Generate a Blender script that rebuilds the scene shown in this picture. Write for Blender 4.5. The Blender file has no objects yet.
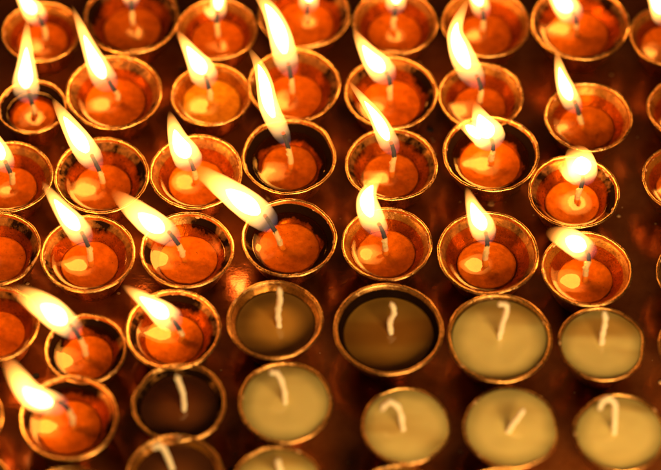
import bpy, bmesh, math, random
from mathutils import Vector, Quaternion, Matrix, noise
S = bpy.context.scene
C = S.collection
PI = math.pi

# ---- every cup: position on the tray (m), width and height factors, wick / flame paths in mm from the cup's base centre
LAMPS = [
    {'x': -0.14436, 'y': 0.12568, 's': 0.907, 'h': 0.953, 'kind': 'lit', 'label': 'lit candle cup in the top left corner, its flame leaning left out of frame', 'bead': (1.99, 0.0, 20.97), 'flame': [(1.12, 1.76, 23.49), (-3.08, 5.58, 28.94), (-7.78, 9.08, 33.94), (-13.72, 14.29, 41.39)], 'fw': 5.63, 'tip': 'sharp'},
    {'x': -0.09971, 'y': 0.13356, 's': 1.113, 'h': 1.057, 'kind': 'lit', 'label': 'large lit candle cup at the top edge, second from the left corner', 'bead': (0.45, -0.0, 22.48), 'flame': [(0.56, 2.35, 25.85), (0.28, 6.75, 32.13), (0.02, 11.42, 38.8), (-2.18, 18.11, 48.35)], 'fw': 4.52, 'tip': 'sharp'},
    {'x': -0.05663, 'y': 0.12742, 's': 0.93, 'h': 0.965, 'kind': 'lit', 'label': 'lit candle cup at the top edge directly above the bright amber full cup', 'bead': (0.06, 0.0, 22.76), 'flame': [(0.09, 1.18, 24.43), (0.71, 5.28, 30.29), (0.84, 9.95, 36.96), (-1.51, 16.63, 46.5)], 'fw': 4.22, 'tip': 'sharp', 'flame2': [(0.1, 1.47, 24.85), (-2.34, 3.23, 27.37), (-4.78, 4.69, 29.46), (-6.21, 6.74, 32.38)], 'fw2': 2.24, 'core2': False},
    {'x': -0.01327, 'y': 0.13661, 's': 1.07, 'h': 1.035, 'kind': 'lit', 'label': 'lit candle cup at the top edge with a short upright flame cut by the frame', 'bead': (1.45, 0.0, 16.66), 'flame': [(1.46, 2.07, 19.62), (2.49, 5.91, 25.1), (2.01, 10.61, 31.81), (-0.51, 16.6, 40.36)], 'fw': 5.11, 'tip': 'sharp'},
    {'x': 0.03224, 'y': 0.13157, 's': 0.977, 'h': 0.988, 'kind': 'lit', 'label': 'lit candle cup at the top edge, fifth cup counted from the left corner', 'bead': (-0.98, 0.0, 20.98), 'flame': [(-0.02, 2.06, 23.93), (0.42, 5.88, 29.38), (0.34, 10.56, 36.06), (-1.67, 17.25, 45.62)], 'fw': 5.09, 'tip': 'sharp'},
    {'x': 0.07766, 'y': 0.13049, 's': 1.021, 'h': 1.011, 'kind': 'lit', 'label': 'lit candle cup at the top edge, third from the right corner', 'bead': (-1.38, 0.0, 19.95), 'flame': [(-0.94, 1.77, 22.47), (-3.11, 6.18, 28.76), (-6.74, 10.27, 34.61), (-12.67, 16.23, 43.13)], 'fw': 4.8, 'tip': 'sharp'},
    {'x': 0.12447, 'y': 0.13008, 's': 1.134, 'h': 1.067, 'kind': 'lit', 'label': 'large lit candle cup at the top edge with wide yellow reflection, second from right corner', 'bead': (-1.47, 0.0, 17.36), 'flame': [(-1.1, 2.07, 20.31), (-5.31, 5.6, 25.35), (-11.01, 9.12, 30.38), (-18.98, 15.1, 38.93)], 'fw': 6.79, 'tip': 'sharp'},
    {'x': 0.16857, 'y': 0.12308, 's': 0.905, 'h': 0.953, 'kind': 'lit', 'label': 'lit candle cup cut off by the right edge in the top right corner', 'bead': (-1.18, 0.0, 22.49), 'flame': [(-1.84, 2.05, 25.42), (-4.67, 6.15, 31.27), (-8.47, 10.23, 37.09), (-15.2, 15.42, 44.51)], 'fw': 5.06, 'tip': 'sharp'},
    {'x': -0.14553, 'y': 0.07901, 's': 0.776, 'h': 0.888, 'kind': 'lit', 'label': 'dark lit candle cup near the left edge with a tall upright teardrop flame', 'bead': (0.65, 0.0, 16.41), 'flame': [(-0.17, 2.04, 19.32), (-2.73, 6.98, 26.37), (-2.24, 13.33, 35.45), (-0.6, 26.87, 54.78)], 'fw': 6.35, 'tip': 'sharp', 'soot': 0.9},
    {'x': -0.10566, 'y': 0.08573, 's': 1.076, 'h': 1.038, 'kind': 'lit', 'label': 'lit candle cup second from left in second row, long thin flame tapering up left', 'bead': (1.72, 0.0, 19.73), 'flame': [(-0.16, 1.46, 21.81), (-5.3, 5.52, 27.62), (-10.74, 12.45, 37.52), (-19.2, 25.99, 56.84)], 'fw': 6.08, 'tip': 'sharp'},
    {'x': -0.05839, 'y': 0.08542, 's': 0.9, 'h': 0.95, 'kind': 'full', 'label': 'small amber candle cup filled bright with oil, broad flame leaning left', 'bead': (-0.46, 0.0, 21.67), 'flame': [(-0.9, 1.45, 23.75), (-3.68, 6.09, 30.37), (-8.39, 10.7, 36.96), (-16.18, 18.41, 47.96)], 'fw': 6.62, 'tip': 'sharp'},
    {'x': -0.01786, 'y': 0.0904, 's': 1.045, 'h': 1.023, 'kind': 'lit', 'label': 'lit candle cup under the top edge whose long flame crosses the cup above', 'bead': (-0.97, 0.0, 23.27), 'flame': [(-1.44, 1.74, 25.76), (-3.82, 7.24, 33.62), (-7.14, 14.72, 44.3), (-12.37, 21.58, 54.08), (-20.92, 27.38, 62.38)], 'fw': 6.36, 'tip': 'sharp', 'soot': 0.5},
    {'x': 0.02953, 'y': 0.08571, 's': 1.043, 'h': 1.021, 'kind': 'lit', 'label': 'lit candle cup with thick teardrop flame leaning left, soot beads around its rim', 'bead': (-0.5, 0.0, 22.86), 'flame': [(-0.04, 2.32, 26.18), (-4.48, 6.08, 31.55), (-10.84, 10.41, 37.72), (-18.96, 18.1, 48.71)], 'fw': 6.62, 'tip': 'sharp', 'soot': 0.6},
    {'x': 0.07347, 'y': 0.08431, 's': 0.954, 'h': 0.977, 'kind': 'lit', 'label': 'lit candle cup with tall wavy flame bending back to the right at its tip', 'bead': (0.0, 0.0, 21.5), 'flame': [(0.41, 2.03, 24.4), (-5.12, 6.67, 31.02), (-10.67, 13.0, 40.06), (-12.81, 19.3, 49.05), (-6.33, 28.74, 62.54)], 'fw': 6.07, 'tip': 'sharp'},
    {'x': 0.12508, 'y': 0.0711, 's': 0.97, 'h': 0.985, 'kind': 'lit', 'label': 'lit candle cup with slim pointed flame, alone between dark gaps at upper right', 'bead': (-3.92, 0.0, 19.32), 'flame': [(-4.51, 1.74, 21.81), (-9.14, 6.08, 28.01), (-13.34, 11.83, 36.22), (-16.9, 20.24, 48.23)], 'fw': 4.94, 'tip': 'sharp'},
    {'x': 0.1739, 'y': 0.07662, 's': 0.907, 'h': 0.953, 'kind': 'lit', 'label': 'cup sliver at the right edge, upper of the two stacked there at mid height', 'bead': (-0.78, 0.0, 19.41), 'flame': [(-0.93, 1.74, 21.9), (-3.24, 5.8, 27.69), (-7.47, 9.84, 33.46), (-11.56, 14.25, 39.76)], 'fw': 4.4, 'tip': 'sharp'},
    {'x': -0.15343, 'y': 0.03469, 's': 0.973, 'h': 0.987, 'kind': 'lit', 'label': 'lit candle cup cut by the left edge, its flame leaving the frame', 'bead': (1.9, 0.0, 21.7), 'flame': [(1.04, 1.15, 23.34), (-2.43, 5.15, 29.06), (-5.37, 9.71, 35.56), (-10.2, 16.95, 45.91)], 'fw': 5.38, 'tip': 'sharp', 'soot': 0.4},
    {'x': -0.10891, 'y': 0.03505, 's': 1.038, 'h': 1.019, 'kind': 'lit', 'label': 'lit candle cup at left, thick flame leaning left, blackened wick with ember visible', 'bead': (-0.27, 0.0, 22.02), 'flame': [(-1.14, 1.43, 24.07), (-6.97, 7.14, 32.22), (-13.67, 13.39, 41.14), (-22.14, 22.04, 53.49)], 'fw': 6.45, 'tip': 'sharp'},
    {'x': -0.06405, 'y': 0.0373, 's': 1.017, 'h': 1.009, 'kind': 'lit', 'label': 'lit candle cup with broad teardrop flame, right behind the long slanting flame', 'bead': (-0.59, 0.0, 19.82), 'flame': [(-1.03, 1.15, 21.46), (-4.22, 5.16, 27.19), (-8.33, 9.73, 33.71), (-12.24, 18.07, 45.63)], 'fw': 7.28, 'tip': 'sharp'},
    {'x': -0.01986, 'y': 0.04667, 's': 1.044, 'h': 1.022, 'kind': 'lit', 'label': 'sooty dented candle cup with long thin S-curved flame at upper middle', 'bead': (0.48, 0.0, 22.48), 'flame': [(-0.45, 2.59, 26.17), (-4.69, 7.73, 33.53), (-9.35, 13.99, 42.46), (-11.62, 20.77, 52.15), (-14.37, 25.82, 59.36), (-19.1, 30.83, 66.51)], 'fw': 5.14, 'tip': 'sharp', 'dent': [(20, 0.03), (100, 0.03), (160, 0.025)], 'soot': 1.0},
    {'x': 0.02912, 'y': 0.04186, 's': 1.009, 'h': 1.005, 'kind': 'lit', 'label': 'lit candle cup at centre with slender straight flame pointing up left', 'bead': (0.71, 0.0, 22.49), 'flame': [(1.63, 2.3, 25.77), (-2.26, 7.15, 32.71), (-8.51, 13.97, 42.45), (-21.29, 23.71, 56.35)], 'fw': 4.85, 'tip': 'sharp', 'soot': 0.5},
    {'x': 0.07684, 'y': 0.04808, 's': 1.055, 'h': 1.028, 'kind': 'lit', 'label': 'black walled candle cup right of centre with wide torn flame of two tongues', 'bead': (0.44, 0.0, 19.07), 'flame': [(1.54, 2.31, 22.36), (-1.0, 6.04, 27.7), (-4.5, 10.05, 33.42), (-8.38, 15.88, 41.75)], 'fw': 7.59, 'tip': 'sharp', 'flame2': [(-0.36, 2.02, 21.95), (-5.77, 5.76, 27.29), (-11.14, 8.62, 31.38), (-17.91, 11.19, 35.05)], 'fw2': 3.84, 'soot': 1.0},
    {'x': 0.11528, 'y': 0.02567, 's': 0.99, 'h': 0.995, 'kind': 'lit', 'label': 'lit candle cup with squat wide flame and dark specks on its wax, right side', 'bead': (2.1, 0.0, 19.5), 'flame': [(3.85, 2.29, 22.77), (4.09, 6.0, 28.08), (1.97, 9.7, 33.36), (-3.07, 13.33, 38.54)], 'fw': 7.5, 'tip': 'blob', 'flame2': [(3.34, 2.86, 23.59), (0.33, 5.72, 27.67), (-3.1, 7.71, 30.52), (-7.92, 9.42, 32.95)], 'fw2': 5.22, 'core2': False, 'soot': 0.5},
    {'x': 0.16821, 'y': 0.03403, 's': 0.908, 'h': 0.954, 'kind': 'lit', 'label': 'cup sliver at the right edge, lower of the two stacked there at mid height', 'bead': (-0.95, 0.0, 20.99), 'flame': [(-1.1, 1.72, 23.45), (-3.35, 5.72, 29.17), (-6.51, 9.43, 34.45), (-9.27, 13.42, 40.16)], 'fw': 4.3, 'tip': 'sharp'},
    {'x': -0.15569, 'y': -0.00706, 's': 0.952, 'h': 0.976, 'kind': 'lit', 'label': 'candle cup cut by left edge, third from the top, showing its orange wax half', 'bead': (-1.12, 0.0, 19.85), 'flame': [(-0.98, 1.7, 22.29), (-5.29, 5.67, 27.95), (-9.54, 10.18, 34.39), (-16.06, 16.63, 43.6)], 'fw': 5.27, 'tip': 'sharp'},
    {'x': -0.11263, 'y': -0.01029, 's': 1.003, 'h': 1.001, 'kind': 'lit', 'label': 'lit candle cup at left with golden rim, flame leaning up left between two cups', 'bead': (0.93, 0.0, 22.03), 'flame': [(0.14, 2.26, 25.26), (-4.66, 7.06, 32.11), (-11.26, 12.11, 39.32), (-20.12, 20.3, 51.03)], 'fw': 6.04, 'tip': 'sharp'},
    {'x': -0.06674, 'y': -0.00795, 's': 0.994, 'h': 0.997, 'kind': 'lit', 'label': 'lit candle cup with flame stretched sideways over its left neighbour', 'bead': (-2.45, 0.0, 19.5), 'flame': [(-4.22, 2.55, 23.15), (-11.51, 6.23, 28.4), (-20.16, 9.9, 33.63), (-34.58, 17.42, 44.39)], 'fw': 6.58, 'tip': 'broad', 'soot': 0.5},
    {'x': -0.01936, 'y': -0.00129, 's': 1.018, 'h': 1.009, 'kind': 'lit', 'label': 'lit candle cup with leaning wick and longest slanting flame at picture centre left', 'bead': (-4.71, 0.0, 19.78), 'flame': [(-7.0, 3.13, 24.25), (-14.85, 7.94, 31.12), (-26.36, 13.0, 38.35), (-45.09, 21.23, 50.1)], 'fw': 7.13, 'tip': 'broad', 'soot': 0.9},
    {'x': 0.02633, 'y': -0.0043, 's': 0.964, 'h': 0.982, 'kind': 'lit', 'label': 'lit candle cup at centre with flame curled like a letter C, clean brass rim', 'bead': (-0.9, 0.0, 19.99), 'flame': [(-0.94, 2.56, 23.64), (-6.58, 7.08, 30.1), (-9.41, 12.15, 37.34), (-7.6, 16.07, 42.94), (-1.73, 20.35, 49.06)], 'fw': 5.8, 'tip': 'sharp', 'soot': 0.1},
    {'x': 0.0731, 'y': -0.01029, 's': 1.076, 'h': 1.038, 'kind': 'lit', 'label': 'large lit candle cup right of centre with short upright teardrop flame', 'bead': (-0.93, 0.0, 22.84), 'flame': [(-0.09, 2.26, 26.07), (-2.58, 6.77, 32.51), (-6.44, 11.26, 38.91), (-10.81, 18.39, 49.1)], 'fw': 5.77, 'tip': 'sharp'},
    {'x': 0.11864, 'y': -0.01849, 's': 0.967, 'h': 0.984, 'kind': 'lit', 'label': 'lowest lit candle cup on the right, squat flame lying to the left', 'bead': (-0.46, 0.0, 21.64), 'flame': [(1.22, 2.54, 25.27), (-2.19, 5.36, 29.29), (-8.79, 7.89, 32.9), (-19.54, 10.4, 36.49)], 'fw': 6.53, 'tip': 'broad'},
    {'x': 0.17037, 'y': -0.02026, 's': 0.904, 'h': 0.952, 'kind': 'murky', 'label': 'unlit candle cup sliver at the right edge, upper of two beside dark tray', 'wick': [(0.24, 0.12, 19.13), (-0.51, 4.75, 31.86)]},
    {'x': -0.15271, 'y': -0.04866, 's': 0.931, 'h': 0.966, 'kind': 'lit', 'label': 'candle cup cut by left edge, lowest showing orange wax there', 'bead': (-1.72, -0.0, 22.07), 'flame': [(-2.03, 1.68, 24.47), (-8.1, 5.03, 29.26), (-15.05, 8.38, 34.03), (-23.91, 12.63, 40.11)], 'fw': 4.63, 'tip': 'sharp'},
    {'x': -0.1108, 'y': -0.06162, 's': 0.853, 'h': 0.927, 'kind': 'lit', 'label': 'small lit candle cup low at left, broad flame sweeping far to the left', 'bead': (-0.61, 0.0, 21.22), 'flame': [(-2.67, 3.07, 25.61), (-9.18, 6.97, 31.17), (-17.01, 10.85, 36.71), (-32.63, 16.84, 45.27)], 'fw': 6.89, 'tip': 'broad', 'soot': 0.8},
    {'x': -0.07152, 'y': -0.05208, 's': 0.991, 'h': 0.995, 'kind': 'lit', 'label': 'lit candle cup low at left with crusted brass rim, left of an unlit brown cup', 'bead': (3.81, 0.0, 16.49), 'flame': [(2.51, 1.97, 19.3), (-3.27, 5.34, 24.11), (-10.39, 8.69, 28.9), (-22.89, 14.03, 36.53)], 'fw': 6.44, 'tip': 'sharp', 'soot': 0.5},
    {'x': -0.02527, 'y': -0.04693, 's': 0.994, 'h': 0.997, 'kind': 'amber', 'label': 'unlit brown candle cup with tall straight white wick below the leaning wick flame', 'wick': [(1.75, -0.93, 17.54), (1.4, 1.78, 25.0), (2.39, 4.09, 31.35), (2.03, 6.57, 38.17)], 'lvl': 4},
    {'x': 0.02629, 'y': -0.05283, 's': 1.133, 'h': 1.067, 'kind': 'murky', 'label': 'largest unlit candle cup at lower middle, olive wax inside a black sooty rim', 'wick': [(1.24, 0.49, 18.56), (0.7, 2.63, 24.42), (2.43, 4.55, 29.71), (0.99, 6.47, 34.97)], 'lvl': 4.2, 'soot': 1.0},
    {'x': 0.07645, 'y': -0.05738, 's': 1.09, 'h': 1.045, 'kind': 'cream', 'label': 'large unlit cream candle with small hooked wick, dark line inside rim', 'wick': [(0.16, 0.82, 20.9), (1.01, 3.14, 27.27), (2.84, 6.58, 36.75), (0.5, 7.35, 38.84), (-1.25, 6.97, 37.79)], 'lvl': 1.6, 'soot': 0.6},
    {'x': 0.1231, 'y': -0.05937, 's': 0.915, 'h': 0.958, 'kind': 'cream', 'label': 'unlit cream candle with upright wick and flattened right rim under lowest right flame', 'wick': [(-0.26, 0.33, 19.73), (-0.07, 2.65, 26.11), (0.46, 4.57, 31.39), (-0.18, 6.67, 37.17)], 'dent': [(-10, 0.06), (55, 0.03)], 'lvl': 1.0},
    {'x': 0.16723, 'y': -0.06008, 's': 0.864, 'h': 0.932, 'kind': 'murky', 'label': 'unlit candle cup sliver at the right edge, lower of two beside dark tray', 'wick': [(0.09, -1.55, 18.73), (-1.18, 3.28, 31.99)]},
    {'x': -0.1159, 'y': -0.09894, 's': 1.005, 'h': 1.003, 'kind': 'lit', 'label': 'blurred lit candle cup at lower left corner, lowest of all the burning ones', 'bead': (1.47, 0.0, 21.2), 'flame': [(-0.1, 3.04, 25.55), (-7.98, 4.15, 27.12), (-17.47, 7.17, 31.45), (-27.89, 17.66, 46.43)], 'fw': 6.25, 'tip': 'broad'},
    {'x': -0.16494, 'y': -0.09879, 's': 0.906, 'h': 0.953, 'kind': 'murky', 'label': 'candle cup barely showing its rim at the left edge beside lowest flame', 'wick': [(-0.34, 1.09, 19.15), (1.47, 4.57, 28.72)]},
    {'x': -0.06735, 'y': -0.09088, 's': 0.96, 'h': 0.98, 'kind': 'dark', 'label': 'unlit candle cup with nearly black wax and bent rim at lower left', 'wick': [(2.04, -1.01, 17.25), (1.88, 1.7, 24.71), (0.75, 3.63, 30.01), (-0.81, 5.55, 35.27)], 'dent': [(150, 0.05), (95, 0.03), (255, 0.05), (285, 0.05)], 'lvl': 4},
    {'x': -0.02001, 'y': -0.09062, 's': 0.96, 'h': 0.98, 'kind': 'cream', 'label': 'unlit cream candle with curved wick right of the nearly black one', 'wick': [(-0.24, -0.0, 20.29), (-0.6, 2.51, 27.2), (-2.72, 5.2, 34.58), (-4.9, 5.96, 36.68), (-7.12, 5.58, 35.63)], 'lvl': 0.9},
    {'x': 0.03336, 'y': -0.10238, 's': 0.904, 'h': 0.952, 'kind': 'cream', 'label': 'blurred unlit cream candle with hooked wick below the largest unlit cup', 'wick': [(-1.35, -2.17, 20.28), (-2.37, 0.54, 27.72), (-4.22, 2.47, 33.0), (-7.32, 3.23, 35.1), (-9.91, 2.47, 33.0), (-11.19, 1.51, 30.37)], 'dent': [(-45, 0.05)], 'lvl': 0.3},
    {'x': 0.07987, 'y': -0.10386, 's': 0.973, 'h': 0.986, 'kind': 'cream', 'label': 'unlit cream candle with short wick slanting to the right, chipped right rim', 'wick': [(-1.6, -2.15, 21.01), (0.41, -0.6, 25.27), (2.84, 0.95, 29.51), (4.85, 2.29, 33.2)], 'dent': [(10, 0.05), (-60, 0.04)], 'lvl': 0.3},
    {'x': 0.12763, 'y': -0.10615, 's': 0.932, 'h': 0.966, 'kind': 'cream', 'label': 'unlit cream candle in the lower right corner with large hooked wick', 'wick': [(-2.54, -0.28, 19.99), (-2.87, 2.43, 27.44), (-3.23, 5.31, 35.35), (-5.64, 6.46, 38.5), (-8.62, 6.08, 37.45), (-10.04, 4.36, 32.72)], 'dent': [(140, 0.04)], 'lvl': 0.9, 'soot': 0.4},
    {'x': -0.06766, 'y': -0.12857, 's': 0.969, 'h': 0.985, 'kind': 'dark', 'label': 'unlit dark candle cup cut by bottom edge below the nearly black one', 'wick': [(-1.74, 5.69, 17.82), (-3.25, 7.83, 23.7), (-5.2, 9.76, 29.01), (-7.74, 10.34, 30.59), (-9.57, 9.57, 28.48)], 'lvl': 3.5},
    {'x': -0.02324, 'y': -0.13266, 's': 0.908, 'h': 0.954, 'kind': 'cream', 'label': 'unlit cream candle cut by bottom edge directly below the curved wick candle', 'wick': [(1.67, 4.02, 20.04), (0.89, 6.35, 26.43), (0.07, 7.7, 30.14)], 'lvl': 0.6},
    {'x': 0.02878, 'y': -0.14018, 's': 0.846, 'h': 0.923, 'kind': 'murky', 'label': 'dark rim of a cup at bottom edge below the blurred hooked wick candle', 'wick': [(0.08, 1.72, 18.09), (-0.55, 5.99, 29.81)], 'lvl': 2},
    {'x': 0.07317, 'y': -0.14347, 's': 0.903, 'h': 0.951, 'kind': 'cream', 'label': 'faint top of a cup at bottom edge below the slanting wick candle', 'wick': [(0.05, -1.45, 19.12), (0.39, 2.81, 30.84)]},
    {'x': -0.11344, 'y': -0.14188, 's': 0.884, 'h': 0.942, 'kind': 'dark', 'label': 'dark top of a cup at bottom edge below the lowest burning candle', 'wick': [(-0.4, 0.32, 16.58), (0.61, 5.75, 31.5)], 'lvl': 4},
    {'x': -0.15644, 'y': -0.13489, 's': 0.868, 'h': 0.934, 'kind': 'murky', 'label': 'cup rim just entering the bottom left corner of the tray', 'wick': [(-0.13, -0.99, 18.77), (1.92, 3.66, 31.54)]},
]

CAM_LOC = (0.00000, -0.63297, 0.90939)
CAM_ELEV = 0.95120
LENS = 127.116

# ------------------------------------------------------------------ materials
def mat(name):
    m = bpy.data.materials.new(name); m.use_nodes = True
    nt = m.node_tree; nt.nodes.clear()
    return m, nt
def N(nt, kind, **kw):
    n = nt.nodes.new(kind)
    for k, v in kw.items():
        if k in n.inputs: n.inputs[k].default_value = v
        else: setattr(n, k, v)
    return n
def L(nt, a, b): nt.links.new(a, b)
def ramp(nt, src, stops, interp='LINEAR'):
    r = nt.nodes.new('ShaderNodeValToRGB'); r.color_ramp.interpolation = interp
    e = r.color_ramp.elements
    while len(e) < len(stops): e.new(0.5)
    for i, (p, c) in enumerate(stops):
        e[i].position = p; e[i].color = c if len(c) == 4 else (*c, 1)
    L(nt, src, r.inputs[0]); return r.outputs[0]
def math_(nt, op, a, b=None, c=None, clamp=False):
    n = nt.nodes.new('ShaderNodeMath'); n.operation = op; n.use_clamp = clamp
    for i, v in enumerate((a, b, c)):
        if v is None: continue
        if hasattr(v, 'links'): L(nt, v, n.inputs[i])
        else: n.inputs[i].default_value = v
    return n.outputs[0]
def mixc(nt, f, a, b):
    n = nt.nodes.new('ShaderNodeMix'); n.data_type = 'RGBA'
    for s, v in ((0, f), (6, a), (7, b)):
        if hasattr(v, 'links'): L(nt, v, n.inputs[s])
        else: n.inputs[s].default_value = v if s == 0 else ((*v, 1) if len(v) == 3 else v)
    return n.outputs[2]
def noise_(nt, vec, scale, detail=4, rough=.55):
    n = N(nt, 'ShaderNodeTexNoise', Scale=scale, Detail=detail, Roughness=rough)
    L(nt, vec, n.inputs['Vector']); return n.outputs['Fac']
def bump(nt, h, strength, dist):
    b = N(nt, 'ShaderNodeBump', Strength=strength, Distance=dist); L(nt, h, b.inputs['Height']); return b.outputs[0]
def finish(nt, sh, slot='Surface'):
    o = nt.nodes.new('ShaderNodeOutputMaterial'); L(nt, sh, o.inputs[slot]); return o
def seeded(nt):
    """object coordinates shifted by the object's random number, so no two cups share their dirt"""
    t = nt.nodes.new('ShaderNodeTexCoord'); oi = nt.nodes.new('ShaderNodeObjectInfo')
    v = nt.nodes.new('ShaderNodeVectorMath'); v.operation = 'MULTIPLY_ADD'
    L(nt, oi.outputs['Random'], v.inputs[0]); v.inputs[1].default_value = (3.1, 1.7, 2.3); L(nt, t.outputs['Object'], v.inputs[2])
    return v.outputs[0], t.outputs['Object'], oi.outputs['Random']

# cup metal: brass lip, wall stained by burnt fat; "soot" is a painted mask on the mesh (mesh attribute)
def cup_material():
    m, nt = mat('tarnished brass')
    sv, oc, rnd = seeded(nt)
    a = N(nt, 'ShaderNodeAttribute', attribute_name='zone'); zone = a.outputs['Fac']      # 0 outside, 0.5 lip, 1 inside wall
    so = N(nt, 'ShaderNodeAttribute', attribute_name='soot').outputs['Fac']
    st = nt.nodes.new('ShaderNodeVectorMath'); st.operation = 'MULTIPLY'; st.inputs[1].default_value = (1, 1, .38); L(nt, sv, st.inputs[0])
    n1 = noise_(nt, st.outputs[0], 330, 5, .6); n2 = noise_(nt, sv, 900, 4); n3 = noise_(nt, sv, 90, 3)
    brass = mixc(nt, n3, (.88, .42, .10), (1, .66, .25))
    brass = mixc(nt, ramp(nt, n1, [(.56, (0,)*3), (.76, (1,)*3)]), brass, (.30, .12, .035))
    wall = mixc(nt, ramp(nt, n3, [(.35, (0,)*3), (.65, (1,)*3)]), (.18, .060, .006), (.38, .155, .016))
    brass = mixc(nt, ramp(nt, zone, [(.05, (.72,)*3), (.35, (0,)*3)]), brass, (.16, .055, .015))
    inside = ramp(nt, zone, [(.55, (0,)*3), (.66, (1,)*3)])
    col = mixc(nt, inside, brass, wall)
    sm = math_(nt, 'MULTIPLY', ramp(nt, math_(nt, 'ADD', math_(nt, 'MULTIPLY_ADD', n1, .6, .2), math_(nt, 'MULTIPLY_ADD', so, .62, -.34)), [(.38, (0,)*3), (.60, (1,)*3)]), 1.0)
    col = mixc(nt, sm, col, (.011, .004, .0015))
    p = N(nt, 'ShaderNodeBsdfPrincipled')
    L(nt, col, p.inputs['Base Color'])
    met = math_(nt, 'MULTIPLY', math_(nt, 'SUBTRACT', 1.0, math_(nt, 'MULTIPLY', inside, .35)), math_(nt, 'SUBTRACT', 1.0, sm))
    L(nt, met, p.inputs['Metallic'])
    L(nt, math_(nt, 'MULTIPLY_ADD', sm, .4, math_(nt, 'MULTIPLY_ADD', n2, .22, .18)), p.inputs['Roughness'])
    hh = math_(nt, 'ADD', math_(nt, 'MULTIPLY', n1, .7), math_(nt, 'MULTIPLY', n2, .3))
    L(nt, math_(nt, 'MULTIPLY_ADD', sm, -.48, .5), p.inputs['Specular IOR Level'])
    L(nt, bump(nt, hh, .55, .0006), p.inputs['Normal'])
    finish(nt, p.outputs[0]); return m
M_CUP = cup_material()

def oil_material(name, tint, rim_tint):
    m, nt = mat(name)
    sv, oc, rnd = seeded(nt)
    n = noise_(nt, sv, 60, 2)
    tr = N(nt, 'ShaderNodeBsdfTransparent')
    L(nt, mixc(nt, n, tint, rim_tint), tr.inputs['Color'])
    g = N(nt, 'ShaderNodeBsdfGlossy', Roughness=.02); g.inputs['Color'].default_value = (1, .74, .38, 1)
    f = N(nt, 'ShaderNodeFresnel', IOR=1.72)
    b = bump(nt, noise_(nt, sv, 90, 1), .03, .0008)
    L(nt, b, g.inputs['Normal']); L(nt, b, f.inputs['Normal'])
    mx = nt.nodes.new('ShaderNodeMixShader'); ge = nt.nodes.new('ShaderNodeNewGeometry')
    # leaving the liquid from inside: no mirror
    L(nt, math_(nt, 'MULTIPLY', f.outputs[0], math_(nt, 'SUBTRACT', 1.0, ge.outputs['Backfacing'])), mx.inputs[0]); L(nt, tr.outputs[0], mx.inputs[1]); L(nt, g.outputs[0], mx.inputs[2])
    finish(nt, mx.outputs[0]); return m
M_OIL = oil_material('melted butter', (1, .64, .20), (1, .57, .14))
M_OIL_BRIGHT = oil_material('clear melted butter', (1, .84, .40), (1, .76, .30))

def puck_material():
    m, nt = mat('soft wax under oil')
    sv, oc, rnd = seeded(nt)
    sx = nt.nodes.new('ShaderNodeVectorMath'); sx.operation = 'LENGTH'
    fl = nt.nodes.new('ShaderNodeVectorMath'); fl.operation = 'MULTIPLY'; fl.inputs[1].default_value = (1, 1, 0)
    L(nt, oc, fl.inputs[0]); L(nt, fl.outputs[0], sx.inputs[0])
    n1 = noise_(nt, sv, 240, 6, .6); n2 = noise_(nt, sv, 700, 3); n3 = noise_(nt, sv, 1500, 2)
    rings = math_(nt, 'SINE', math_(nt, 'MULTIPLY_ADD', sx.outputs['Value'], 3200, math_(nt, 'MULTIPLY', n1, 9)))
    col = mixc(nt, ramp(nt, n1, [(.3, (0,)*3), (.7, (1,)*3)]), (.60, .295, .037), (1, .60, .09))
    col = mixc(nt, math_(nt, 'MULTIPLY', ramp(nt, n2, [(.68, (0,)*3), (.74, (1,)*3)]), .8), col, (.10, .035, .012))
    p = N(nt, 'ShaderNodeBsdfPrincipled', Roughness=.5)
    L(nt, col, p.inputs['Base Color'])
    L(nt, bump(nt, math_(nt, 'ADD', n1, math_(nt, 'ADD', math_(nt, 'MULTIPLY', n3, .25), math_(nt, 'MULTIPLY', rings, .03))), .5, .0009), p.inputs['Normal'])
    finish(nt, p.outputs[0]); return m
M_PUCK = puck_material()

def wax_material(name, inner, outer, rough=.16, sss=.25, r0=.55, r1=1.0):
    m, nt = mat(name)
    sv, oc, rnd = seeded(nt)
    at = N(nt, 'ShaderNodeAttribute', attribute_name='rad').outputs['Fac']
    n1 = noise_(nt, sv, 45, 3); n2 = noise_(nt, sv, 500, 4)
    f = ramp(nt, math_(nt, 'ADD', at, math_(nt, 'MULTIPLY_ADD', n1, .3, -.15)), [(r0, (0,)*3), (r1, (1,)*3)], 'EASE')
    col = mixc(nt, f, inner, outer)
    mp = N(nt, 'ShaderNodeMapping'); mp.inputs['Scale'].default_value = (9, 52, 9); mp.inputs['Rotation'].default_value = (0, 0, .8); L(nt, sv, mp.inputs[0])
    band = noise_(nt, mp.outputs[0], 1, 2, .4)      # soft diagonal streaks of shadow and reflection, painted into the wax colour
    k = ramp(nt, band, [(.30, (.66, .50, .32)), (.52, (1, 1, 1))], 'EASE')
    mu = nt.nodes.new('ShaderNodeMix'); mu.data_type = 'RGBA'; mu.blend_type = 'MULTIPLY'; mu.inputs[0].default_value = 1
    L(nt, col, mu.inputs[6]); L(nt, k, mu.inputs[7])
    p = N(nt, 'ShaderNodeBsdfPrincipled', IOR=1.75)
    L(nt, mu.outputs[2], p.inputs['Base Color'])
    L(nt, math_(nt, 'MULTIPLY_ADD', n1, .12, rough - .05), p.inputs['Roughness'])
    p.inputs['Subsurface Weight'].default_value = sss
    p.inputs['Subsurface Radius'].default_value = (1, .55, .2); p.inputs['Subsurface Scale'].default_value = .003
    L(nt, bump(nt, math_(nt, 'ADD', math_(nt, 'MULTIPLY', n2, .12), n1), .12, .001), p.inputs['Normal'])
    finish(nt, p.outputs[0]); return m
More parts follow.
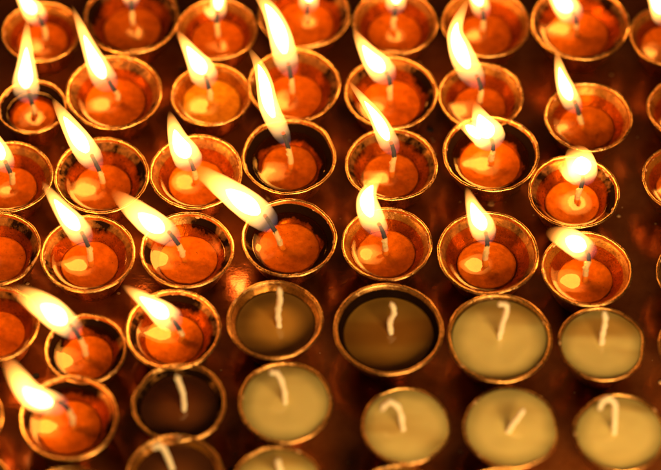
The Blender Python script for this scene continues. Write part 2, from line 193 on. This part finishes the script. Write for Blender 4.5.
M_WAX = {
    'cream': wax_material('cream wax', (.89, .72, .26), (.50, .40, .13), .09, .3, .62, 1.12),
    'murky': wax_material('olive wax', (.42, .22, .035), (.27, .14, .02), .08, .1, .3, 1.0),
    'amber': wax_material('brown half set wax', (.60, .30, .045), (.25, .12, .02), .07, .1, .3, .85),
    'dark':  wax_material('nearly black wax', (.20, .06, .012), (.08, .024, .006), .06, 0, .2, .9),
}

def simple(name, col, rough=.6, metal=0.0, bs=0, sss=0, scale=800, col2=None):
    m, nt = mat(name); sv, oc, rnd = seeded(nt); n = noise_(nt, sv, scale, 4)
    p = N(nt, 'ShaderNodeBsdfPrincipled', Roughness=rough, Metallic=metal)
    if sss: p.inputs['Subsurface Weight'].default_value = sss; p.inputs['Subsurface Scale'].default_value = .002
    L(nt, mixc(nt, n, col, col2 or tuple(c * .7 for c in col)), p.inputs['Base Color'])
    if bs: L(nt, bump(nt, n, bs, .0005), p.inputs['Normal'])
    finish(nt, p.outputs[0]); return m
M_WICK = simple('cotton wick soaked in wax', (1, .86, .62), .4, bs=.5, scale=1500, col2=(.9, .76, .55), sss=.4)
M_WICK_OILED = simple('wick soaked in hot wax', (.95, .66, .34), .35, bs=.5, scale=1500, col2=(.8, .48, .20), sss=.4)
M_CHAR = simple('charred wick', (.035, .035, .05), .6, bs=.6, scale=1500)
M_BEAD = simple('wax dried on the rim', (.9, .58, .28), .22, bs=.4, scale=900, col2=(.45, .2, .07))

def emit(name, col, s):
    m, nt = mat(name); e = N(nt, 'ShaderNodeEmission', Strength=s); e.inputs['Color'].default_value = (*col, 1)
    finish(nt, e.outputs[0]); return m
M_CORE = emit('flame core', (1, .39, .085), 23)
M_EMBER = emit('ember', (1, .10, .02), 1.3)

def flame_material(name, fade0, fade1):
    """thin glowing gas: emission only, dim and bluish round the wick, fullest in the middle, fading to the tip"""
    m, nt = mat(name)
    t = nt.nodes.new('ShaderNodeTexCoord'); s = nt.nodes.new('ShaderNodeSeparateXYZ'); L(nt, t.outputs['Object'], s.inputs[0])
    z = s.outputs['Z']
    k = ramp(nt, z, [(0, (.008,)*3), (.10, (.05,)*3), (.22, (.40,)*3), (.40, (1,)*3), (fade0, (1,)*3), (fade1, (.16,)*3), (1, (.02,)*3)])
    col = ramp(nt, z, [(0, (.5, .45, .6)), (.10, (1, .5, .2)), (.22, (1, .42, .085)), (fade0, (1, .39, .07)), (fade1, (1, .30, .04)), (1, (1, .22, .02))])
    e = N(nt, 'ShaderNodeEmission'); L(nt, col, e.inputs['Color'])
    L(nt, math_(nt, 'MULTIPLY', k, 720), e.inputs['Strength'])
    finish(nt, e.outputs[0], 'Volume'); return m
M_FLAME = flame_material('flame', .72, .95)
M_FLAME_BROAD = flame_material('flame torn wide', .58, .86)

def tray_material():
    m, nt = mat('oily copper tray')
    t = nt.nodes.new('ShaderNodeTexCoord'); v = t.outputs['Object']
    n1 = noise_(nt, v, 14, 5, .6); n2 = noise_(nt, v, 120, 6, .6); n3 = noise_(nt, v, 700, 3)
    mp = N(nt, 'ShaderNodeMapping'); mp.inputs['Scale'].default_value = (40, 900, 1); mp.inputs['Rotation'].default_value = (0, 0, .6); L(nt, v, mp.inputs[0])
    scr = noise_(nt, mp.outputs[0], 1, 3)
    col = mixc(nt, ramp(nt, n2, [(.35, (0,)*3), (.7, (1,)*3)]), (.42, .11, .02), (.56, .16, .035))
    col = mixc(nt, ramp(nt, n1, [(.5, (0,)*3), (.75, (1,)*3)]), col, (.32, .09, .02))
    p = N(nt, 'ShaderNodeBsdfPrincipled', Metallic=.65)
    L(nt, col, p.inputs['Base Color'])
    L(nt, ramp(nt, n2, [(.3, (.15,)*3), (.75, (.26,)*3)]), p.inputs['Roughness'])
    p.inputs['Coat Weight'].default_value = .6; p.inputs['Coat Roughness'].default_value = .08
    h = math_(nt, 'ADD', math_(nt, 'MULTIPLY', scr, .2), math_(nt, 'ADD', n2, math_(nt, 'MULTIPLY', n3, .25)))
    b = bump(nt, h, .35, .0006)
    L(nt, b, p.inputs['Normal']); 
    L(nt, bump(nt, n2, .12, .0008), p.inputs['Coat Normal'])
    finish(nt, p.outputs[0]); return m
M_TRAY = tray_material()

# ------------------------------------------------------------------ mesh helpers
def make(name, bm, mats, parent=None, smooth=True):
    me = bpy.data.meshes.new(name)
    if smooth:
        for f in bm.faces: f.smooth = True
    bmesh.ops.recalc_face_normals(bm, faces=bm.faces)
    bm.to_mesh(me); bm.free()
    for m in (mats if isinstance(mats, list) else [mats]): me.materials.append(m)
    o = bpy.data.objects.new(name, me); C.objects.link(o)
    if parent: o.parent = parent
    return o
def catmull(P, n):
    P = [Vector(p) for p in P]
    Q = [P[0] * 2 - P[1]] + P + [P[-1] * 2 - P[-2]]
    out = []
    seg = len(P) - 1
    for i in range(n + 1):
        u = i / n * seg; k = min(int(u), seg - 1); t = u - k
        a, b, c, d = Q[k:k + 4]
        out.append(.5 * ((2 * b) + (c - a) * t + (2 * a - 5 * b + 4 * c - d) * t * t + (3 * b - a - 3 * c + d) * t ** 3))
    return out
def tube(bm, path, radii, seg=14, squash=1.0, wob=None, mi=0):
    rings = []
    x = Vector((1, 0, 0))
    for i, p in enumerate(path):
        t = (path[min(i + 1, len(path) - 1)] - path[max(i - 1, 0)]).normalized()
        x = (x - t * x.dot(t))
        if x.length < 1e-6: x = t.orthogonal()
        x.normalize(); y = t.cross(x)
        r = radii[i]; ring = []
        for j in range(seg):
            a = 2 * PI * j / seg; rr = r * (1 + (wob(i, a) if wob else 0))
            ring.append(bm.verts.new(p + x * math.cos(a) * rr + y * math.sin(a) * rr * squash))
        rings.append(ring)
    for a, b in zip(rings, rings[1:]):
        for j in range(seg):
            f = bm.faces.new((a[j], a[(j + 1) % seg], b[(j + 1) % seg], b[j])); f.material_index = mi
    for ring, c in ((rings[0], path[0]), (rings[-1], path[-1])):
        v = bm.verts.new(c)
        for j in range(seg):
            f = bm.faces.new((ring[j], ring[(j + 1) % seg], v)); f.material_index = mi
    return rings
MM = .001
# profile of the inside of a cup: radius (mm) at height z (mm), for a cup of factor 1
def inner_r(z):
    pts = [(2, 11.6), (15, 12.6), (16.8, 13.1), (18.2, 14.3), (20, 16.0), (22, 17.6), (24, 19.2), (25.5, 20.15), (26, 20.5), (27, 20.9)]
    for (a, ra), (b, rb) in zip(pts, pts[1:]):
        if z <= b: return ra + (rb - ra) * max(0, (z - a)) / (b - a)
    return pts[-1][1]
def outer_r(z):
    pts = [(2, 11.3), (6, 13.5), (12, 16.3), (17, 18.3), (22, 20.1), (26, 21.4)]
    for (a, ra), (b, rb) in zip(pts, pts[1:]):
        if z <= b: return ra + (rb - ra) * max(0, (z - a)) / (b - a)
    return pts[-1][1]
class Shape:
    Z = lambda self, z: (z - 5) * self.h * MM       # real height above the tray of profile height z (the foot is at 5)
    """how one cup deviates from a perfect circle"""
    def __init__(self, d, rnd):
        self.s, self.h = d['s'], d['h']
        self.a = [(k, rnd.uniform(.2, 1) * .012 / k ** .6, rnd.uniform(0, 2 * PI)) for k in (2, 3, 4, 5)]
        self.w = [(k, rnd.uniform(.2, 1) * .35 / k, rnd.uniform(0, 2 * PI)) for k in (1, 2, 3, 5)]
        self.fine = rnd.uniform(0, 99)
        self.dent = d.get('dent', [])
    def f(self, th, z):
        w = max(0, z / 27) ** 1.5
        r = sum(A * math.cos(k * th + p) for k, A, p in self.a)
        for ang, dep in self.dent:
            dd = (th - math.radians(ang) + PI) % (2 * PI) - PI
            r -= dep * math.exp(-(dd / .30) ** 2)
        return self.s * (1 + r * w)
    def z(self, th, z):
        w = max(0, (z - 20) / 7) if z > 20 else 0
        o = sum(A * math.cos(k * th + p) for k, A, p in self.w)
        o += .12 * noise.noise(Vector((math.cos(th) * 7 + self.fine, math.sin(th) * 7, 0)))
        return (z - 5 + o * w) * self.h
    def pt(self, r, th, z):
        q = self.f(th, z) * r * MM
        return Vector((q * math.cos(th), q * math.sin(th), self.z(th, z) * MM))

def build_cup(sh, soot, drops, rnd, parent):
    lip = .78
    prof = []   # (r, z, zone)
    prof += [(0.01, 5, 0), (10.8, 5, 0), (11.9, 5.25, 0), (12.4, 5.9, 0)]
    for z in (7.5, 9, 12, 15, 18, 21, 23.5, 25): prof.append((outer_r(z), z, 0))
    cr, cz, rr = 21.25, 26.3, .72                     # rolled lip
    for k in range(9):
        a = -PI * .32 + k / 8 * PI * 1.22
        prof.append((cr + rr * math.cos(a), cz + rr * math.sin(a), .5))
    prof += [(20.25, 25.6, .55), (20.3, 25.1, .6), (19.95, 24.8, .8)]
    for z in (24, 23, 22, 21, 20, 19, 18.2, 17.5, 16.8, 16, 15, 11, 8): prof.append((inner_r(z), z, 1))
    prof += [(9.6, 6.5, 1), (0.01, 6.5, 1)]
    bm = bmesh.new(); seg = 112
    lz = bm.verts.layers.float.new('zone'); ls = bm.verts.layers.float.new('soot')
    off = rnd.uniform(0, 50)
    grid = []
    for r, z, zone in prof:
        ring = []
        for j in range(seg):
            th = 2 * PI * j / seg
            lump = 0
            if zone >= .5: lump = .22 * noise.noise(Vector((math.cos(th) * 9 + off, math.sin(th) * 9, z * .7)))
            v = bm.verts.new(sh.pt(r + lump, th, z)); v[lz] = zone
            n = noise.noise(Vector((math.cos(th) * 1.6 + off, math.sin(th) * 1.6, 0))) * .9 + .35
            if zone > .75:
                band = max(0, min(1, (z - 17.5) / 4.5))
                v[ls] = max(0, min(1, soot * (n + .45 + .5 * soot) * (.25 + .9 * band)))
            elif zone >= .5:
                v[ls] = soot * .25 * max(0, n)
            ring.append(v)
        grid.append(ring)
    for a, b in zip(grid, grid[1:]):
        for j in range(seg): bm.faces.new((a[j], a[(j + 1) % seg], b[(j + 1) % seg], b[j]))
    add_residue(bm, sh, drops, rnd)
    return make('cup', bm, [M_CUP, M_BEAD], parent)

def build_fill(name, sh, top, bottom, rmax_at, mats, parent, dome=0.0, menis=0.0, rough=0.0, rnd=None, hole=None):
    """closed body of liquid or wax: a fine top surface, sides following the cup wall, flat bottom"""
    bm = bmesh.new(); seg = 80; lr = bm.verts.layers.float.new('rad'); rings = []
    NR = 18; R = rmax_at(top) ; off = rnd.uniform(0, 50)
    c = bm.verts.new(Vector((0, 0, sh.Z(top + dome)))); c[lr] = 0
    for i in range(1, NR + 1):
        u = i / NR; ring = []
        for j in range(seg):
            th = 2 * PI * j / seg
            z = top + dome * (1 - u ** 3) + menis * max(0, (u - .86) / .14) ** 2
            z += rough * noise.noise(Vector((u * math.cos(th) * 2.6 + off, u * math.sin(th) * 2.6, 3)))
            v = bm.verts.new(sh.pt(R * u, th, z)); v[lr] = u
            v.co.z = sh.Z(z)
            ring.append(v)
        rings.append(ring)
    for z in (top - .6, (top * .6 + bottom * .4), bottom):
        ring = []
        for j in range(seg):
            th = 2 * PI * j / seg; v = bm.verts.new(sh.pt(rmax_at(z), th, z)); v[lr] = 1; ring.append(v)
            v.co.z = sh.Z(z)
        rings.append(ring)
    b = bm.verts.new(Vector((0, 0, sh.Z(bottom)))); b[lr] = 0
    for j in range(seg): bm.faces.new((c, rings[0][j], rings[0][(j + 1) % seg]))
    for q, w in zip(rings, rings[1:]):
        for j in range(seg): bm.faces.new((q[j], q[(j + 1) % seg], w[(j + 1) % seg], w[j]))
    for j in range(seg): bm.faces.new((b, rings[-1][j], rings[-1][(j + 1) % seg]))
    return make(name, bm, mats, parent)

def add_residue(bm, sh, n, rnd):
    """drops of wax dried on the lip, part of the cup's own mesh"""
    a0 = rnd.uniform(0, 2 * PI)
    for k in range(n):
        th = a0 + rnd.gauss(0, 1.3); z = rnd.choice((26.9, 26.6, 25.6, 24.9)); r = {26.9: 21.2, 26.6: 20.7, 25.6: 20.4, 24.9: 20.15}[z]
        p = sh.pt(r, th, z); s = rnd.uniform(.28, .75) * MM
        t = Vector((-math.sin(th), math.cos(th), 0)); q = Vector((math.cos(th), math.sin(th), 0)); l = rnd.uniform(1, 2.4)
        ret = bmesh.ops.create_icosphere(bm, subdivisions=2, radius=1)
        for v in ret['verts']:
            c = v.co.copy(); c *= 1 + .15 * noise.noise(c * 1.5 + Vector((k, 0, 0)))
            v.co = p + t * c.x * s * l + q * c.y * s * .7 + Vector((0, 0, c.z * s * (.7 if z > 26 else 1.1)))
            for fc in v.link_faces: fc.material_index = 1

# widths along a flame, from root to tip
WID = {
 'sharp': [(0, .30), (.05, .56), (.12, .80), (.24, 1), (.40, .99), (.54, .88), (.68, .69), (.82, .46), (.93, .25), (1, .06)],
 'broad': [(0, .32), (.05, .58), (.12, .80), (.28, .97), (.45, 1), (.62, .96), (.78, .80), (.90, .55), (.97, .3), (1, .08)],
 'blob':  [(0, .22), (.06, .45), (.15, .68), (.32, .93), (.5, 1), (.68, .95), (.82, .76), (.93, .45), (1, .08)],
}
def interp(T, t):
    for (a, va), (b, vb) in zip(T, T[1:]):
        if t <= b:
            u = (t - a) / (b - a); return va + (vb - va) * u
    return T[-1][1]
def build_flame(pts, hw, tip, parent, rnd, name='flame', core=True):
    pts = [Vector(p) * MM for p in pts]
    base, end = pts[0], pts[-1]
    chord = end - base; Ln = chord.length
    q = Vector((0, 0, 1)).rotation_difference(chord.normalized()); qi = q.inverted()
    M = lambda p: (qi @ (p - base)) / Ln
    path = catmull(pts, 40); ph = rnd.uniform(0, 6)
    rad = [interp(WID[tip], i / 40) * hw * MM / Ln for i in range(41)]
    bm = bmesh.new()
    tube(bm, [M(p) for p in path], rad, 20, .82, lambda i, a: .05 * math.sin(a * 2 + i * .12 + ph) + .03 * math.sin(a * 3 - i * .2))
    f = make(name, bm, M_FLAME if tip == 'sharp' else M_FLAME_BROAD, parent)
    f.location = base; f.rotation_mode = 'QUATERNION'; f.rotation_quaternion = q; f.scale = (Ln,) * 3
    if not core: return f
    bm = bmesh.new()
    i0, i1 = 12, (33 if tip == 'sharp' else 30)
    sub = [M(path[i]) for i in range(i0, i1)]
    rr = []
    for i in range(i0, i1):
        u = (i - i0) / (i1 - 1 - i0); rr.append(rad[i] * .62 * min(1, (math.sin(PI * min(1, max(0.02, u * .98 + .02))) ** .5)))
    tube(bm, sub, rr, 10, .8)
    c = make('flame_core', bm, M_CORE, f)
    return f

def build_lamp(d, idx):
    rnd = random.Random(100 + idx * 7)
    t = bpy.data.objects.new('candle_cup', None); C.objects.link(t)
    t.empty_display_size = .01; t.location = (d['x'], d['y'], TRAY_TOP); t.rotation_euler = (0, 0, 0)
    t['label'] = d['label']; t['category'] = 'candle'
    t['group'] = 'burning candle cups on the copper tray' if d['kind'] in ('lit', 'full') else 'unlit candle cups on the copper tray'
    sh = Shape(d, rnd)
    kind = d['kind']; soot = d.get('soot', rnd.uniform(.15, .55) if kind in ('lit', 'dark', 'murky') else rnd.uniform(0, .2))
    build_cup(sh, soot, rnd.randint(8, 30) if kind in ('lit', 'full') else rnd.randint(2, 9), rnd, t)
    wall = lambda z: inner_r(z) + .35
    if kind in ('lit', 'full'):
        full = kind == 'full'
        oil = 23.2 if full else 21.6 + rnd.uniform(-.5, .5)
        ptop = 20.0 if full else 17.6 + rnd.uniform(-.6, .7)
        pr = inner_r(ptop) - rnd.uniform(.0, .5)
        build_fill('wax', sh, ptop, 6.8, lambda z: min(inner_r(z) + .3, pr), M_PUCK, t, dome=.0, rough=.35, rnd=rnd)
        build_fill('melted_wax', sh, oil, 6.2, wall, M_OIL_BRIGHT if full else M_OIL, t, menis=.55, rough=.10, rnd=rnd)
        bead = Vector(d['bead']); f0 = Vector(d['flame'][0]); f1 = Vector(d['flame'][1])
        root = Vector((bead.x * .6, 0, (ptop - 5.8) * sh.h))
        p1 = root.lerp(bead, .5) + Vector((rnd.uniform(-.4, .4), 0, 0))
        path = catmull([root, p1, bead, bead.lerp(f0, .8) + Vector((0, 0, .3))], 16)
        bm = bmesh.new()
        rad = [(1.55 - .35 * i / 16) * MM for i in range(17)]
        tube(bm, [p * MM for p in path], rad, 12, 1, lambda i, a: .16 * noise.noise(Vector((math.cos(a) * 2, math.sin(a) * 2, i * .55 + idx))))
        for k in range(6):   # blobs of wax that cling where the wick burns
            a = rnd.uniform(0, 2 * PI); p = path[rnd.randint(9, 14)] * MM + Vector((math.cos(a), math.sin(a), 0)) * 1.1 * MM
            bmesh.ops.create_icosphere(bm, subdivisions=2, radius=rnd.uniform(.4, .85) * MM, matrix=Matrix.Translation(p))
        w = make('wick', bm, M_WICK_OILED, t)
        # charred end: more upright than the flame
        dirf = (f1 - f0).normalized(); L1 = min(8.5, (f1 - f0).length * .75)
        e = f0 + (dirf * .75 + Vector((0, 0, .45))).normalized() * L1
        cp = catmull([path[-1] - (f0 - bead).normalized() * .8, f0 + (e - f0) * .4, e], 10)
        bm = bmesh.new()
        tube(bm, [p * MM for p in cp], [(1.15 - .25 * i / 10) * MM for i in range(11)], 10, 1, lambda i, a: .2 * noise.noise(Vector((math.cos(a) * 2, math.sin(a) * 2, i * .8 + idx))))
        ch = make('charred_tip', bm, M_CHAR, w)
        bm = bmesh.new()
        bmesh.ops.create_icosphere(bm, subdivisions=2, radius=1.0 * MM, matrix=Matrix.Translation(e * MM) @ Matrix.Diagonal((1, 1, .8, 1)))
        make('ember', bm, M_EMBER, w)
        build_flame(d['flame'], d['fw'], d['tip'], t, rnd)
        if 'flame2' in d: build_flame(d['flame2'], d['fw2'], 'broad', t, rnd, core=d.get('core2', True))
    else:
        lv = d.get('lvl', 1.5)
        top = 26.6 - lv
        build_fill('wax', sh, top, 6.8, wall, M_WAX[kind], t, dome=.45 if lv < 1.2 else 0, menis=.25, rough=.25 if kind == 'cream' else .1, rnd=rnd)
        P = [Vector(p) for p in d['wick']]
        P = [P[0] - Vector((0, 0, 2.5))] + P
        n = 44; path = catmull(P, n)
        bm = bmesh.new()
        tube(bm, [p * MM for p in path], [(1.2 - .10 * math.sin(i * .8 + idx) - max(0, i - n + 3) * .28) * MM for i in range(n + 1)], 16, 1,
             lambda i, a: .13 * abs(math.cos(a * 1.5 - i * .42)) + .38 * noise.noise(Vector((math.cos(a) * 1.7, math.sin(a) * 1.7, i * .35 + idx))))
        make('wick', bm, M_WICK, t)
    return t

# ------------------------------------------------------------------ the tray
TRAY_TOP = 0.0
bm = bmesh.new()
n = 60; ext = .42
g = [[bm.verts.new((-ext + 2 * ext * i / n, -ext + 2 * ext * j / n, -.0002 + .00018 * noise.noise(Vector((i * .35, j * .35, 0))))) for j in range(n + 1)] for i in range(n + 1)]
for i in range(n):
    for j in range(n): bm.faces.new((g[i][j], g[i + 1][j], g[i + 1][j + 1], g[i][j + 1]))
trnd = random.Random(5)
for k in range(420):                               # specks of spilled wax and burnt wick stuck to the metal
    c = Vector((trnd.uniform(-.2, .2), trnd.uniform(-.18, .17), .0001)); s = trnd.choice((.25, .35, .5, .5, .9, 1.5)) * MM * trnd.uniform(.6, 1.2)
    r = bmesh.ops.create_icosphere(bm, subdivisions=2, radius=1)
    mi = trnd.choice((1, 1, 2))
    for v in r['verts']:
        q = v.co * (1 + .35 * noise.noise(v.co * 1.3 + Vector((k, 0, 0))))
        v.co = c + Vector((q.x * s, q.y * s * .8, q.z * s * .35))
        for fc in v.link_faces: fc.material_index = mi
tray = make('copper_tray', bm, [M_TRAY, M_BEAD, M_CHAR]); tray['kind'] = 'structure'  # the copper tray that the cups stand on

for i, d in enumerate(LAMPS): build_lamp(d, i)

# ------------------------------------------------------------------ light: candle glow of the rest of the tray, soft
w = bpy.data.worlds.new('World'); S.world = w; w.use_nodes = True
bg = w.node_tree.nodes['Background']; bg.inputs[0].default_value = (.55, .30, .15, 1); bg.inputs[1].default_value = .05
def area(name, loc, target, size, power, col):
    l = bpy.data.lights.new(name, 'AREA'); l.shape = 'RECTANGLE'; l.size, l.size_y = size; l.energy = power; l.color = col
    o = bpy.data.objects.new(name, l); C.objects.link(o); o.location = loc
    o.rotation_euler = (Vector(target) - Vector(loc)).to_track_quat('-Z', 'Y').to_euler(); return o
area('candle_glow', (.20, -.46, .24), (.04, -.08, .02), (.34, .16), 3.4, (1, .60, .23))

# ------------------------------------------------------------------ camera
cd = bpy.data.cameras.new('Camera'); cam = bpy.data.objects.new('Camera', cd); C.objects.link(cam)
cam.location = CAM_LOC; cam.rotation_euler = (PI / 2 - CAM_ELEV, 0, 0)
cd.sensor_width = 36; cd.lens = LENS; cd.clip_start = .01; cd.clip_end = 50
cd.dof.use_dof = True; cd.dof.focus_distance = 1.098; cd.dof.aperture_fstop = 3.3; cd.dof.aperture_blades = 0
S.camera = cam

S.render.engine = 'CYCLES'
cy = S.cycles
cy.use_denoising = True
cy.max_bounces = 8; cy.diffuse_bounces = 3; cy.glossy_bounces = 4; cy.transmission_bounces = 2; cy.transparent_max_bounces = 16; cy.volume_bounces = 0
cy.sample_clamp_indirect = 3; cy.sample_clamp_direct = 0; cy.caustics_reflective = False; cy.caustics_refractive = False
cy.volume_step_rate = .5; cy.volume_max_steps = 64
cy.use_adaptive_sampling = True; cy.adaptive_threshold = .01
S.view_settings.view_transform = 'Standard'; S.view_settings.look = 'None'; S.view_settings.gamma = 1; S.view_settings.exposure = 0
